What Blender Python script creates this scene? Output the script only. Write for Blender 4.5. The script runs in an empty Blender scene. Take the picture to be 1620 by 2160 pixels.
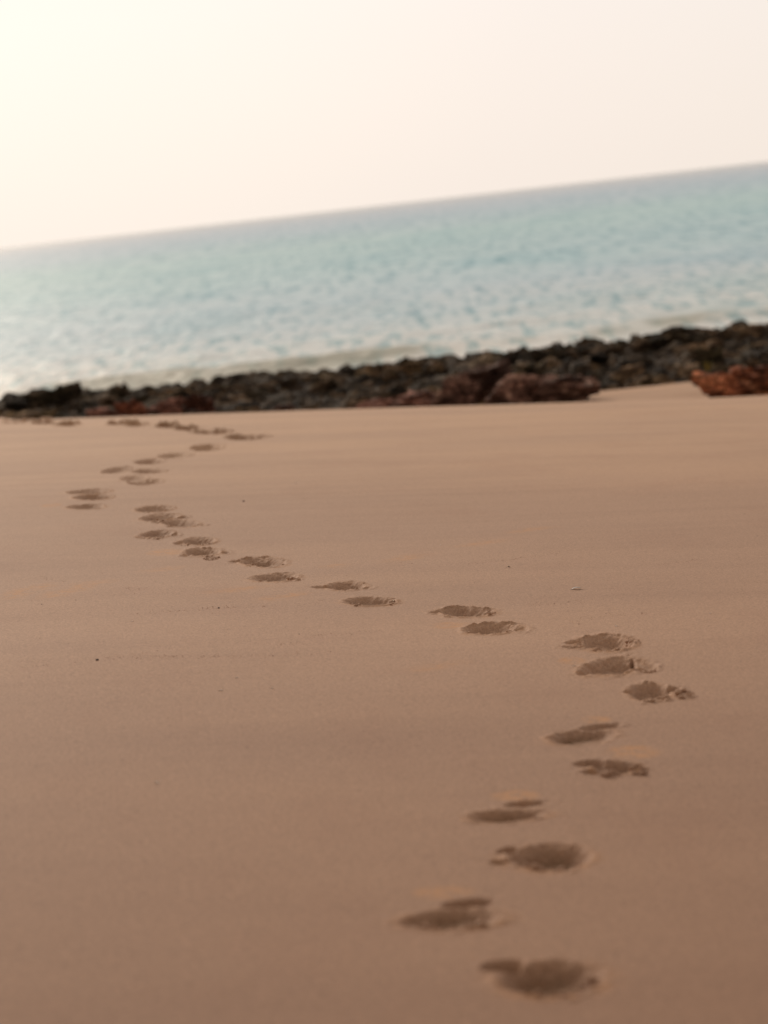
import bpy, math, random
import numpy as np
from mathutils import Vector, Matrix, noise as mnoise

# ------------------------------------------------------------------ terrain
# World: Z up, Y towards the sea, the camera stands at the origin of X/Y.
SEA = -4.3

def _hash(ix, iy, seed):
    h = (ix.astype(np.int64) * 374761393 + iy.astype(np.int64) * 668265263 + seed * 982451653) & 0x7fffffff
    h = ((h ^ (h >> 13)) * 1274126177) & 0x7fffffff
    h = ((h ^ (h >> 15)) * 668265263) & 0x7fffffff
    return ((h ^ (h >> 16)) & 0xffffff) / float(0xffffff)

def vnoise(x, y, seed=0):
    """smooth value noise, -1..1"""
    x = np.asarray(x, float); y = np.asarray(y, float)
    ix = np.floor(x); iy = np.floor(y)
    fx = x - ix; fy = y - iy
    fx = fx * fx * fx * (fx * (fx * 6 - 15) + 10); fy = fy * fy * fy * (fy * (fy * 6 - 15) + 10)
    a = _hash(ix, iy, seed); b = _hash(ix + 1, iy, seed)
    c = _hash(ix, iy + 1, seed); d = _hash(ix + 1, iy + 1, seed)
    return ((a * (1 - fx) + b * fx) * (1 - fy) + (c * (1 - fx) + d * fx) * fy) * 2 - 1

def fnoise(x, y, seed=0, octv=4, gain=0.5):
    s = 0; a = 1; t = 0
    for i in range(octv):
        s = s + a * vnoise(x * 2.03 ** i + 17.3 * i, y * 2.03 ** i - 9.1 * i, seed + i); t += a; a *= gain
    return s / t

def smooth(e0, e1, v):
    t = np.clip((v - e0) / (e1 - e0), 0, 1)
    return t * t * (3 - 2 * t)

def base_height(x, y):
    x = np.asarray(x, float); y = np.asarray(y, float)
    yy = np.clip(y, 0, 1000)
    k = 0.00155
    z = np.where(yy < 35, -1.10 - k * yy * yy, -1.10 - k * 35 * 35 - 0.1085 * (yy - 35))
    z = z + np.where(y < 0, -0.02 * y, 0)
    z = z - 0.0824 * 14 * np.tanh(x / 14)
    # low swell of sand between the two red outcrops, and gentle unevenness
    w = smooth(2.15, 2.7, x) * (1 - smooth(7, 9, x)) * smooth(28.6, 29.4, y) * (1 - smooth(30.6, 32.5, y))
    z = z + np.maximum(-2.665 - z, 0) * w
    z = z + 0.05 * np.exp(-(((x + 3.85) / 0.16) ** 2 + ((y - 24.6) / 0.45) ** 2))
    z = z + 0.010 * vnoise(x / 2.6 + 5, y / 3.4, 3) + 0.0035 * vnoise(x / 0.7, y / 0.8, 5)
    return np.maximum(z, -9.0)
# ------------------------------------------------------------------ end terrain
PRINTS = [
 ('lowest footprint, a wide hollow with a dark side lobe at its upper left',
  [(0.1663, 3.409, 0.07856, -0.005558, 0.006872, 0.08424, 0.045), (0.09915, 3.477, 0.03601, 0.004095, 0.002092, 0.03406, 0.028)],
  [(0.1577, 3.337, 0.04689, 0.015), (0.2162, 3.393, 0.01597, 0.04225)], [(0.1587, 3.328, 0.05846, 0.01925)]),
 ('large footprint with a dark narrow slit above its bed, left of the lowest one',
  [(0.03473, 3.733, 0.08463, 0.004095, 0.002272, 0.0559, 0.026), (0.06455, 3.823, 0.04719, 0.007605, 0.00138, 0.02912, 0.026)],
  [(0.05603, 3.69, 0.03329, 0.0185), (-0.006642, 3.708, 0.02233, 0.0185)], [(0.02649, 3.897, 0.05071, 0.0405)]),
 ('broad dark footprint low on the right with two small notches on its left side',
  [(0.2169, 4.099, 0.07372, -0.006142, 0.006912, 0.0858, 0.045), (0.1486, 4.152, 0.01995, 0.006727, 0.001506, 0.02366, 0.022), (0.1308, 4.073, 0.02031, -0.00468, 0.001087, 0.01794, 0.012)],
  [(0.2501, 4.065, 0.02505, 0.02825), (0.2016, 4.03, 0.03611, 0.0185)], [(0.2147, 4.017, 0.04995, 0.0245)]),
 ('slit-topped footprint with orange dry sand behind it, above the broad notched one',
  [(0.1646, 4.403, 0.07466, 0.00468, 0.002886, 0.04524, 0.026), (0.2036, 4.492, 0.04594, 0.009067, 0.001809, 0.02548, 0.024)],
  [], [(0.1912, 4.562, 0.04707, 0.0465)]),
 ('double footprint with a flat lobe on its left, under an orange streak',
  [(0.4079, 4.774, 0.04648, -0.004388, 0.006211, 0.0572, 0.038), (0.3601, 4.817, 0.03687, 0.00234, 0.003287, 0.03354, 0.026), (0.3587, 4.74, 0.02433, -0.0008775, 0.00279, 0.02808, 0.02), (0.445, 4.772, 0.02279, -0.00585, 0.004104, 0.03536, 0.022)],
  [(0.4467, 4.738, 0.02518, 0.042), (0.3913, 4.707, 0.01856, 0.02075)], [(0.4581, 4.91, 0.05408, 0.065)]),
 ('shallow slanted footprint topped by a rising slit, below the three rightmost prints',
  [(0.3675, 5.073, 0.07461, 0.0117, 0.006321, 0.06682, 0.026), (0.4158, 5.169, 0.04997, 0.01638, 0.003417, 0.03354, 0.022)],
  [], [(0.4154, 5.248, 0.03306, 0.04075)]),
 ('rightmost footprint of all, a smooth dark hollow with crumbled sand on its right',
  [(0.5706, 5.55, 0.04952, -0.01036, 0.01208, 0.099, 0.042), (0.5275, 5.559, 0.01785, 0.0042, 0.003595, 0.0315, 0.018), (0.6287, 5.575, 0.01934, 0.00028, 0.004147, 0.0315, 0.02)],
  [(0.6473, 5.495, 0.0247, 0.05125), (0.5735, 5.449, 0.04804, 0.02775)], []),
 ('sharp footprint with a vertical crack and raised lobe, middle of the three rightmost',
  [(0.512, 5.885, 0.07938, 0.03136, 0.01208, 0.1141, 0.044), (0.4423, 5.823, 0.01957, 0.00784, 0.0043, 0.04523, 0.03), (0.6016, 5.909, 0.03108, -0.02632, 0.008918, 0.07403, 0.012), (0.5999, 5.832, 0.0296, 0.01344, 0.004761, 0.03915, 0.026), (0.574, 5.946, 0.006526, -0.00084, 0.006637, 0.0576, 0.04)],
  [(0.5904, 5.821, 0.02789, 0.03125)], [(0.4271, 5.982, 0.03516, 0.0525)]),
 ('crisp round-backed footprint with crumbs at right, uppermost of the three rightmost',
  [(0.5372, 6.229, 0.07203, -0.014, 0.01261, 0.1217, 0.042), (0.4598, 6.255, 0.02814, 0.01064, 0.003352, 0.0369, 0.02), (0.4482, 6.176, 0.03035, -0.01428, 0.002035, 0.0225, 0.01)],
  [(0.6109, 6.223, 0.01821, 0.06575), (0.4615, 6.173, 0.0241, 0.025), (0.5293, 6.117, 0.04776, 0.02425)], []),
 ('footprint with a cracked crust along its back rim and a folded right lip',
  [(0.2551, 6.533, 0.07679, 0.00924, 0.005269, 0.0945, 0.036), (0.3319, 6.508, 0.02561, -0.00672, 0.003543, 0.05242, 0.014)],
  [(0.2507, 6.465, 0.06968, 0.0285)], []),
 ('jagged footprint with a ragged dark back edge and a thin tail on its left',
  [(0.2046, 6.862, 0.07982, -0.02128, 0.004446, 0.09742, 0.038), (0.1243, 6.881, 0.02821, -0.00168, 0.001308, 0.03847, 0.016)],
  [(0.2602, 6.831, 0.02271, 0.06525), (0.1838, 6.79, 0.05063, 0.03225)], [(0.1477, 6.623, 0.05469, 0.061)]),
 ('smooth oval footprint with crumbly ends, right of the humped one with a long tail',
  [(-0.07188, 7.151, 0.07837, -0.0182, 0.0005283, 0.09248, 0.034)],
  [(-0.01017, 7.11, 0.01333, 0.05575), (-0.09189, 7.088, 0.04698, 0.03525)], []),
 ('humped footprint with a long thin left tail, between two ovals in mid trail',
  [(-0.1463, 7.517, 0.06161, -0.00252, -0.0003788, 0.09495, 0.036), (-0.2198, 7.512, 0.03757, -0.00952, -0.0004805, 0.0351, 0.014), (-0.09737, 7.465, 0.03638, -0.00252, 9.675e-05, 0.03938, 0.012)],
  [(-0.1401, 7.443, 0.05452, 0.03275)], []),
 ('flat oval footprint ringed by small crumbs, just below the darkest print left of centre',
  [(-0.3785, 7.79, 0.07741, 0.00476, -0.003612, 0.1067, 0.03), (-0.306, 7.724, 0.01567, -0.0112, -0.0008055, 0.03262, 0.01)],
  [(-0.3178, 7.71, 0.02611, 0.054), (-0.3926, 7.713, 0.04928, 0.036)], []),
 ('darkest footprint left of centre, a hump-backed hollow with a thin tail on its left',
  [(-0.4334, 8.25, 0.08379, -0.04396, -0.005847, 0.1481, 0.042), (-0.5229, 8.297, 0.03075, -0.0098, -0.002381, 0.0477, 0.016)],
  [(-0.4265, 8.157, 0.07015, 0.07275)], []),
 ('rounded footprint with scattered crumbs below and a small slit at right',
  [(-0.6657, 8.648, 0.06503, -0.00196, -0.008576, 0.1334, 0.036), (-0.5828, 8.612, 0.01838, -0.0056, -0.002836, 0.05152, 0.014), (-0.7202, 8.55, 0.02315, -0.007, -0.003113, 0.04365, 0.01)],
  [(-0.6212, 8.419, 0.02707, 0.0705), (-0.6731, 8.552, 0.03441, 0.0485)], [(-0.8018, 8.687, 0.06996, 0.1158)]),
 ('footprint with a squared right end and a double fringe on its left',
  [(-0.7089, 9.043, 0.0659, -0.00084, -0.009266, 0.1408, 0.03821), (-0.7725, 9.011, 0.02426, 0.02156, -0.005684, 0.07785, 0.01802)],
  [(-0.7111, 8.942, 0.06652, 0.06925)], []),
 ('pale footprint with a short slit at its right tip, left of the squared one',
  [(-0.8896, 9.355, 0.06519, 0.03388, -0.01088, 0.1318, 0.03133), (-0.8195, 9.317, 0.01915, 0.00476, -0.004919, 0.06525, 0.01871), (-0.9465, 9.251, 0.01781, 0.00588, -0.003581, 0.04005, 0.01031)],
  [(-0.8842, 9.202, 0.04246, 0.06175)], []),
 ('low arched dark footprint right below the slanted pale print',
  [(-0.8293, 9.777, 0.07979, -0.04592, -0.01133, 0.1546, 0.0395), (-0.7443, 9.697, 0.03129, -0.021, -0.002943, 0.04523, 0.01087)],
  [(-0.8347, 9.656, 0.0524, 0.0595)], []),
 ('slanted pale footprint with a long thin slit at its right, under the evenly curved one',
  [(-0.9378, 10.07, 0.07803, 0.06188, -0.01231, 0.1501, 0.03401), (-0.8415, 10.04, 0.02897, 0.02716, -0.00504, 0.0693, 0.02034)],
  [(-0.9316, 9.874, 0.0268, 0.09575)], []),
 ('evenly curved footprint with a dark right corner, topmost of the four-print cluster',
  [(-0.9931, 10.48, 0.08099, 0.02464, -0.01288, 0.1545, 0.04029)],
  [(-0.9847, 10.36, 0.05225, 0.06825)], []),
 ('lone shallow footprint at the foot of the small left-hand cluster',
  [(-1.315, 10.68, 0.08365, -0.00224, -0.01367, 0.1228, 0.03146)],
  [], [(-1.48, 10.8, 0.04647, 0.09225)]),
 ('deep dark footprint in the middle of the small left-hand cluster',
  [(-1.336, 11.16, 0.09122, -0.00476, -0.01679, 0.1541, 0.04571)],
  [], []),
 ('thin flat footprint on top of the small left-hand cluster',
  [(-1.392, 11.48, 0.1036, 0.02128, -0.01627, 0.146, 0.03143)],
  [], []),
 ('large double-bedded footprint with an upturned right end, above the evenly curved one',
  [(-1.171, 12.02, 0.08584, 0.01512, -0.01984, 0.2254, 0.04684), (-1.249, 12.27, 0.06788, 0.0238, -0.01945, 0.2099, 0.02818)],
  [], []),
 ('narrow flat footprint just above the large double-bedded one',
  [(-1.214, 12.76, 0.09288, -0.0042, -0.01441, 0.1663, 0.04115)],
  [], []),
 ('pale slanting footprint at the left end of the rising far row',
  [(-1.405, 12.94, 0.07272, 0.12, -0.02245, 0.2241, 0.03583)],
  [], []),
 ('short tilted footprint second from the left in the rising far row',
  [(-1.285, 13.56, 0.0807, 0.04788, -0.0226, 0.259, 0.04712)],
  [], []),
 ('faint long footprint in the middle of the rising far row',
  [(-1.177, 14.08, 0.09714, 0.05, -0.0206, 0.2684, 0.03269)],
  [], []),
 ('oval footprint at the upper right of the rising far row, just below the sharp bend',
  [(-1.046, 14.86, 0.1034, 0.05, -0.0243, 0.3792, 0.05545)],
  [], []),
 ('widest far footprint, at the sharp right-hand bend of the trail',
  [(-0.852, 16.04, 0.1448, 0.00336, -0.01827, 0.3796, 0.0846)],
  [(-0.8554, 16.28, 0.1233, 0.12)], []),
 ('flat footprint with a dark middle, just left of the sharp bend',
  [(-1.158, 17.15, 0.1441, -0.05, -0.02389, 0.3792, 0.06462)],
  [], []),
 ('blurred footprint two steps left of the sharp bend, drooping below its neighbour',
  [(-1.402, 18.02, 0.1026, -0.05, -0.02799, 0.379, 0.05958)],
  [], []),
 ('thin footprint left of the drooping one near the crest of the beach',
  [(-1.616, 18.92, 0.1068, -0.05, -0.03086, 0.3787, 0.06273)],
  [], []),
 ('small flat footprint, right one of an isolated pair near the crest',
  [(-1.922, 19.47, 0.1144, -0.05, -0.036, 0.3783, 0.0552)],
  [], []),
 ('small dark footprint, left one of an isolated pair near the crest',
  [(-2.112, 19.96, 0.1017, -0.05, -0.03876, 0.378, 0.0644)],
  [], []),
 ('pale faint footprint, rightmost of the far left group by the crest',
  [(-2.537, 20.1, 0.1072, -0.05, -0.04644, 0.3772, 0.046)],
  [], []),
 ('dark little footprint in the middle of the far left group by the crest',
  [(-2.863, 21.05, 0.1209, -0.05, -0.05037, 0.3766, 0.069)],
  [], []),
 ('round dark footprint at the far left edge below a pale sand hump',
  [(-3.302, 22.44, 0.1155, -0.05, -0.05467, 0.376, 0.0736)],
  [], []),
 ('topmost footprint of all, a brown smudge at the crest in the far left',
  [(-3.33, 24.11, 0.1482, -0.05, -0.05162, 0.3765, 0.0644)],
  [], []),
]
DRY_PATCHES = [(-1.196,7.497,-1.135,7.827), (-1.082,7.470,-0.954,7.867), (-0.801,8.073,-0.730,8.192), (-0.558,7.472,-0.400,7.587), (-0.194,8.012,-0.163,8.101), (0.013,8.135,0.098,8.320), (0.264,8.555,0.418,8.731), (0.467,8.960,0.605,9.141), (0.038,5.928,0.135,5.994), (-0.388,7.257,-0.276,7.400), ]
DRIFT_LINES = [[(-1.163,7.067), (-1.030,7.067), (-0.894,7.036), (-0.769,7.036), (-0.605,7.075), (-0.510,7.123), (-0.383,7.133), (-0.271,7.166), (-0.186,7.187)], [(-1.319,8.136), (-1.277,8.178)], [(-1.183,8.072), (-1.068,7.910)], [(-0.872,7.665), (-0.745,7.587), (-0.626,7.601), (-0.464,7.673)], [(0.013,8.135), (0.186,8.030), (0.299,8.058), (0.465,8.160), (0.567,8.220), (0.794,8.217)], [(0.478,6.635), (0.559,6.661), (0.719,6.721)], [(0.378,7.000), (0.510,7.004), (0.580,7.008)], [(0.859,7.337), (1.035,7.345), (1.147,7.319)], [(1.236,8.334), (1.319,8.340)], [(-0.972,6.174), (-0.779,6.202), (-0.568,6.175)], [(-0.317,6.369), (-0.255,6.423)], [(0.371,7.929), (0.399,7.881)], [(0.827,7.806), (1.031,7.935)], [(-1.049,6.287), (-0.545,6.192), (-0.177,6.256)], [(-0.257,6.522), (0.082,6.612)], ]
SHELLS = [(0.553,7.254,0.0370,'largest white shell sliver lying above the two rightmost bends of the trail'), (-0.439,5.730,0.0124,'white shell chip on open sand, lowest of three left of centre'), (-0.408,5.891,0.0092,'white shell chip on open sand, topmost of three left of centre'), (-0.316,5.736,0.0090,'white shell chip on open sand, rightmost of three left of centre'), (-0.513,4.750,0.0112,'single pale shell chip on the bare sand at lower left'), (-0.757,6.893,0.0095,'tiny shell chip just below the long drift line at left'), (0.595,6.497,0.0089,'tiny shell chip above the back rim of the uppermost right print'), (0.426,5.909,0.0093,'small shell chip left of the cracked footprint'), (-0.407,11.604,0.0182,'faint shell chip far out on the smooth middle sand'), (0.878,6.686,0.0079,'tiny shell chip on the bare sand at right'), (0.190,8.613,0.0101,'tiny shell chip above the middle drift line')]
PEBBLES = [(1.319,8.560,0.0101,'black pebble near the right edge above the drift lines'), (0.388,7.871,0.0077,'small dark pebble under the middle drift line'), (-0.522,7.115,0.0084,'dark pebble lying on the long left drift line'), (-0.978,7.402,0.0102,'dark pebble at the left above the long drift line'), (-1.074,7.330,0.0086,'dark pebble at far left between two drift lines'), (-0.609,6.351,0.0062,'little dark pebble on bare sand below the left drift line'), (-0.785,6.203,0.0109,'flat dark pebble on the faint lower left drift line'), (-0.272,3.987,0.0055,'lone blurred pebble on the sand at bottom centre'), (-0.616,10.703,0.0126,'tiny pebble far out right of the four-print cluster'), (-0.269,6.541,0.0064,'tiny pebble above the faint centre drift line'), (0.710,9.716,0.0095,'tiny pebble high on the smooth right-hand sand'), (0.140,6.429,0.0063,'tiny pebble left of the cracked-crust footprint'), (0.614,5.117,0.0060,'faint pebble right of the shallow slanted footprint')]
ROCKS = [
 (-5.305,40.50,-2.356,-2.711,0.715,'dark','broad dark hump of rock at the far left of the reef'),
 (-4.206,41.00,-2.453,-2.813,0.257,'dark','small spiky black rock jutting up above the left reef'),
 (-3.565,40.50,-2.626,-2.895,0.270,'dark','small blunt black rock right of the spiky one'),
 (-5.771,39.50,-2.457,-2.749,0.511,'dark','dark rock at the left edge beside the broad hump'),
 (-1.196,41.20,-2.679,-2.945,0.517,'dark','flat-topped dark block on the skyline left of centre'),
 (-0.615,41.00,-2.659,-3.099,0.498,'dark','tall square-shouldered dark rock left of centre'),
 (-0.267,41.30,-2.661,-2.976,0.421,'dark','dark rock with a sloping top beside the square-shouldered one'),
 (0.156,41.20,-2.630,-2.959,0.347,'brown','brown blocky rock left of the peaked centre rock'),
 (0.654,41.20,-2.572,-2.974,0.485,'dark','peaked dark rock standing highest at the centre of the reef'),
 (1.152,41.40,-2.617,-3.004,0.406,'dark','dark rock with a level top just right of the peaked centre rock'),
 (2.173,41.40,-2.692,-2.999,0.536,'brown','low flat brown rock behind the purple-red outcrop'),
 (2.551,41.60,-2.648,-3.013,0.310,'dark','rounded dark knob on the skyline right of centre'),
 (3.274,41.80,-2.651,-2.903,0.213,'dark','tiny upright dark stone on the skyline left of the black hump'),
 (3.931,41.80,-2.643,-2.993,0.582,'dark','black humped rock on the skyline at right'),
 (5.279,42.00,-2.665,-3.075,0.873,'dark','long dark slab with a squared right end on the right skyline'),
 (6.204,42.20,-2.847,-3.176,1.043,'brown','long low brown rock right of the squared slab'),
 (7.021,42.30,-2.844,-3.233,0.713,'dark','dark rock rising at the right edge of the skyline'),
 (4.994,36.00,-2.579,-2.995,0.635,'dark','big black shadowed boulder above the orange outcrop'),
 (-3.079,31.00,-2.069,-2.298,0.450,'red','brownish red rock at the left foot of the reef'),
 (-2.677,31.30,-2.150,-2.358,0.491,'pink','pale pink flat slab beside the brownish red rock'),
 (-2.268,31.50,-2.131,-2.408,0.445,'red','dark red rock at the right of the pale pink slab'),
 (-3.456,31.00,-2.148,-2.306,0.401,'pink','low pinkish ledge touching the sand left of the brownish red rock'),
 (0.007,29.50,-2.320,-2.476,0.532,'pink','thin pink slab lying along the sand edge at centre'),
 (0.565,29.80,-2.307,-2.528,0.608,'pink','dull pink rock leaning against the purple-red outcrop'),
 (1.058,29.60,-2.137,-2.542,0.604,'purple','purple-red boulder at the left end of the big outcrop'),
 (1.426,31.00,-2.127,-2.527,0.912,'purple','purple-red top block crowning the big outcrop'),
 (1.687,29.50,-2.202,-2.594,0.810,'purple','dark purple boulder in the middle of the big outcrop'),
 (2.331,29.70,-2.289,-2.649,1.013,'purple','long purple rock tapering right onto the sand'),
 (3.995,27.60,-2.291,-2.616,0.595,'orange','orange rock wedge at the left end of the right-hand outcrop'),
 (4.565,27.90,-2.287,-2.725,0.963,'orange','large rust-orange rock running out of the right edge'),
 (3.914,28.60,-2.428,-2.551,0.247,'pale','small pale grey stone resting behind the orange wedge'),
]
STICK_TOP = (3.331,27.200,-2.296)
STICK_FOOT = (3.310,27.200,-2.450)
TUFT = (4.629,33.000,-2.716)

scene = bpy.context.scene
COL = scene.collection
rng = random.Random(7)

# ------------------------------------------------------------------ helpers
def tag(o, label=None, cat=None, group=None, kind=None):
    if label: o['label'] = label
    if cat: o['category'] = cat
    if group: o['group'] = group
    if kind: o['kind'] = kind
    return o

def link(name, mesh, mat=None, parent=None, loc=(0, 0, 0)):
    o = bpy.data.objects.new(name, mesh); COL.objects.link(o)
    o.location = loc
    if mat and not mesh.materials: mesh.materials.append(mat)
    if parent: o.parent = parent
    return o

def mesh_np(name, V, Fq, normals=None, attrs=None):
    """mesh from numpy vertices and quads, keeping only the vertices in use"""
    used, inv = np.unique(Fq.ravel(), return_inverse=True)
    F2 = inv.reshape(-1, 4)
    m = bpy.data.meshes.new(name)
    nv, nf = len(used), len(F2)
    m.vertices.add(nv); m.vertices.foreach_set('co', V[used].astype(np.float32).ravel())
    m.loops.add(nf * 4); m.loops.foreach_set('vertex_index', F2.astype(np.int32).ravel())
    m.polygons.add(nf); m.polygons.foreach_set('loop_start', np.arange(0, nf * 4, 4, dtype=np.int32))
    m.polygons.foreach_set('use_smooth', np.ones(nf, dtype=bool))
    m.update(calc_edges=True)
    if attrs:
        for k, a in attrs.items():
            at = m.attributes.new(k, 'FLOAT', 'POINT'); at.data.foreach_set('value', a[used].astype(np.float32))
    if normals is not None:
        m.normals_split_custom_set_from_vertices([tuple(n) for n in normals[used].tolist()])
    return m

class NT:
    """small node-tree builder"""
    def __init__(s, name):
        s.m = bpy.data.materials.new(name); s.m.use_nodes = True
        s.t = s.m.node_tree; s.t.nodes.clear()
        s.out = s.n('ShaderNodeOutputMaterial')
    def n(s, typ, **kw):
        nd = s.t.nodes.new(typ)
        for k, v in kw.items():
            if k in nd.bl_rna.properties: setattr(nd, k, v)
            else: nd.inputs[k.replace('_', ' ')].default_value = v
        return nd
    def l(s, a, b): s.t.links.new(a, b)
    def coords(s): return s.n('ShaderNodeNewGeometry').outputs['Position']
    def noise(s, vec, scale, detail=2, rough=0.5, stretch=None, dist=0):
        if stretch:
            mp = s.n('ShaderNodeMapping'); mp.inputs['Scale'].default_value = stretch
            s.l(vec, mp.inputs['Vector']); vec = mp.outputs[0]
        nd = s.n('ShaderNodeTexNoise'); nd.inputs['Scale'].default_value = scale
        nd.inputs['Detail'].default_value = detail; nd.inputs['Roughness'].default_value = rough
        nd.inputs['Distortion'].default_value = dist
        s.l(vec, nd.inputs['Vector']); return nd.outputs['Fac']
    def ramp(s, fac, stops, interp='LINEAR'):
        r = s.n('ShaderNodeValToRGB'); r.color_ramp.interpolation = interp
        el = r.color_ramp.elements
        while len(el) < len(stops): el.new(0.5)
        for e, (p, c) in zip(el, stops):
            e.position = p; e.color = tuple(c) + (1,) if isinstance(c, (tuple, list)) else (c, c, c, 1)
        s.l(fac, r.inputs[0]); return r.outputs[0]
    def mix(s, fac, a, b, mode='MIX'):
        m = s.n('ShaderNodeMix'); m.data_type = 'RGBA'; m.blend_type = mode
        for v, i in ((fac, 0), (a, 6), (b, 7)):
            if isinstance(v, (int, float)): m.inputs[i].default_value = v if i == 0 else (v, v, v, 1)
            elif isinstance(v, tuple): m.inputs[i].default_value = v + (1,)
            else: s.l(v, m.inputs[i])
        return m.outputs[2]
    def math(s, op, a, b=0.0, clamp=False):
        m = s.n('ShaderNodeMath'); m.operation = op; m.use_clamp = clamp
        for v, i in ((a, 0), (b, 1)):
            if isinstance(v, (int, float)): m.inputs[i].default_value = v
            else: s.l(v, m.inputs[i])
        return m.outputs[0]
    def mapr(s, v, a, b, c=0.0, d=1.0, smooth=True):
        m = s.n('ShaderNodeMapRange'); m.interpolation_type = 'SMOOTHSTEP' if smooth else 'LINEAR'
        for k, x in zip(('From Min', 'From Max', 'To Min', 'To Max'), (a, b, c, d)): m.inputs[k].default_value = x
        s.l(v, m.inputs['Value']); return m.outputs[0]
    def bump(s, h, strength, dist, normal=None):
        b = s.n('ShaderNodeBump'); b.inputs['Strength'].default_value = strength; b.inputs['Distance'].default_value = dist
        s.l(h, b.inputs['Height'])
        if normal: s.l(normal, b.inputs['Normal'])
        return b.outputs[0]
    def bsdf(s, color, rough=0.8, spec=0.3, normal=None, **kw):
        p = s.n('ShaderNodeBsdfPrincipled')
        for v, k in ((color, 'Base Color'), (rough, 'Roughness'), (spec, 'Specular IOR Level')):
            if isinstance(v, tuple): p.inputs[k].default_value = v + (1,)
            elif isinstance(v, (int, float)): p.inputs[k].default_value = v
            else: s.l(v, p.inputs[k])
        for k, v in kw.items(): p.inputs[k].default_value = v
        if normal: s.l(normal, p.inputs['Normal'])
        s.l(p.outputs[0], s.out.inputs['Surface']); return p

# ------------------------------------------------------------------ materials
def sand_material():
    t = NT('beach_sand')
    P = t.coords()
    sep = t.n('ShaderNodeSeparateXYZ'); t.l(P, sep.inputs[0])
    damp = t.n('ShaderNodeAttribute', attribute_name='damp').outputs['Fac']  # damp sand and painted hollow shade share this attribute
    dry = t.n('ShaderNodeAttribute', attribute_name='dry').outputs['Fac']
    # paler towards the crest: grazing sheen and vignette painted into the colour
    far = t.mapr(sep.outputs['Y'], 3.0, 15.0, smooth=False)
    col = t.ramp(far, [(0.0, SAND[0]), (0.28, SAND[1]), (0.62, SAND[2]), (1.0, SAND[3])])
    wide = t.noise(P, 0.55, 3, 0.55, stretch=(0.6, 1.0, 1))
    col = t.mix(t.mapr(wide, 0.3, 0.7), t.mix(1.0, col, (0.93, 0.925, 0.935), 'MULTIPLY'), t.mix(1.0, col, (1.06, 1.05, 1.03), 'MULTIPLY'))
    streak = t.noise(P, 1.1, 3, 0.6, stretch=(0.5, 5.0, 1))
    col = t.mix(t.mapr(streak, 0.35, 0.72, 0, 0.5), col, t.mix(1.0, col, (0.90, 0.89, 0.895), 'MULTIPLY'))
    tide = t.n('ShaderNodeTexWave'); tide.wave_type = 'BANDS'; tide.bands_direction = 'Y'; tide.inputs['Scale'].default_value = 0.16
    tide.inputs['Distortion'].default_value = 5.0; tide.inputs['Detail'].default_value = 3; tide.inputs['Detail Scale'].default_value = 0.6
    t.l(P, tide.inputs['Vector'])
    col = t.mix(t.mapr(tide.outputs['Fac'], 0.88, 1.0, 0, 0.20), col, t.mix(1.0, col, (0.88, 0.86, 0.86), 'MULTIPLY'))
    blot = t.noise(P, 2.6, 4, 0.6, stretch=(1.0, 0.5, 1))
    col = t.mix(t.mapr(blot, 0.50, 0.68, 0, 0.6), col, t.mix(1.0, col, (0.95, 0.925, 0.92), 'MULTIPLY'))
    # grains
    g1 = t.noise(P, 330, 2, 0.7)
    g2 = t.noise(P, 130, 2, 0.65)
    grain = t.math('ADD', t.math('MULTIPLY', g1, 0.6), t.math('MULTIPLY', g2, 0.4))
    col = t.mix(1.0, col, t.ramp(grain, [(0.33, 0.64), (0.5, 1.0), (0.67, 1.32)]), 'MULTIPLY')
    sp = t.n('ShaderNodeTexVoronoi'); sp.inputs['Scale'].default_value = 55; t.l(P, sp.inputs['Vector'])
    rare = t.math('MULTIPLY', t.math('LESS_THAN', sp.outputs['Distance'], 0.16), t.math('GREATER_THAN', t.noise(P, 9, 2), 0.60))
    col = t.mix(t.math('MULTIPLY', rare, 0.25), col, (0.07, 0.04, 0.025))
    brk = t.noise(P, 38, 4, 0.65)
    dm = t.math('MULTIPLY', dry, t.mapr(brk, 0.36, 0.60))
    col = t.mix(t.math('MULTIPLY', dm, 0.62), col, DRYCOL)
    damp_shade = t.math('MULTIPLY', damp, t.mapr(t.noise(P, 60, 4, 0.7), 0.35, 0.60, 0.60, 1.08))
    col = t.mix(damp_shade, col, t.mix(1.0, col, DAMP_SHADE_MUL, 'MULTIPLY'))
    n1 = t.bump(t.noise(P, 170, 3, 0.75), 0.45, 0.0030)
    n2 = t.bump(t.noise(P, 26, 4, 0.6), 0.35, 0.004, n1)
    t.bsdf(col, 0.75, 0.10, n2)
    return t.m

SAND = [(0.325, 0.191, 0.126), (0.440, 0.274, 0.188), (0.464, 0.292, 0.198), (0.520, 0.333, 0.222)]
DRYCOL = (0.54, 0.27, 0.12)
DAMP_SHADE_MUL = (0.44, 0.385, 0.27)  # damp tint, darkened further to stand for shade in the hollows
M_SAND = sand_material()

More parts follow.
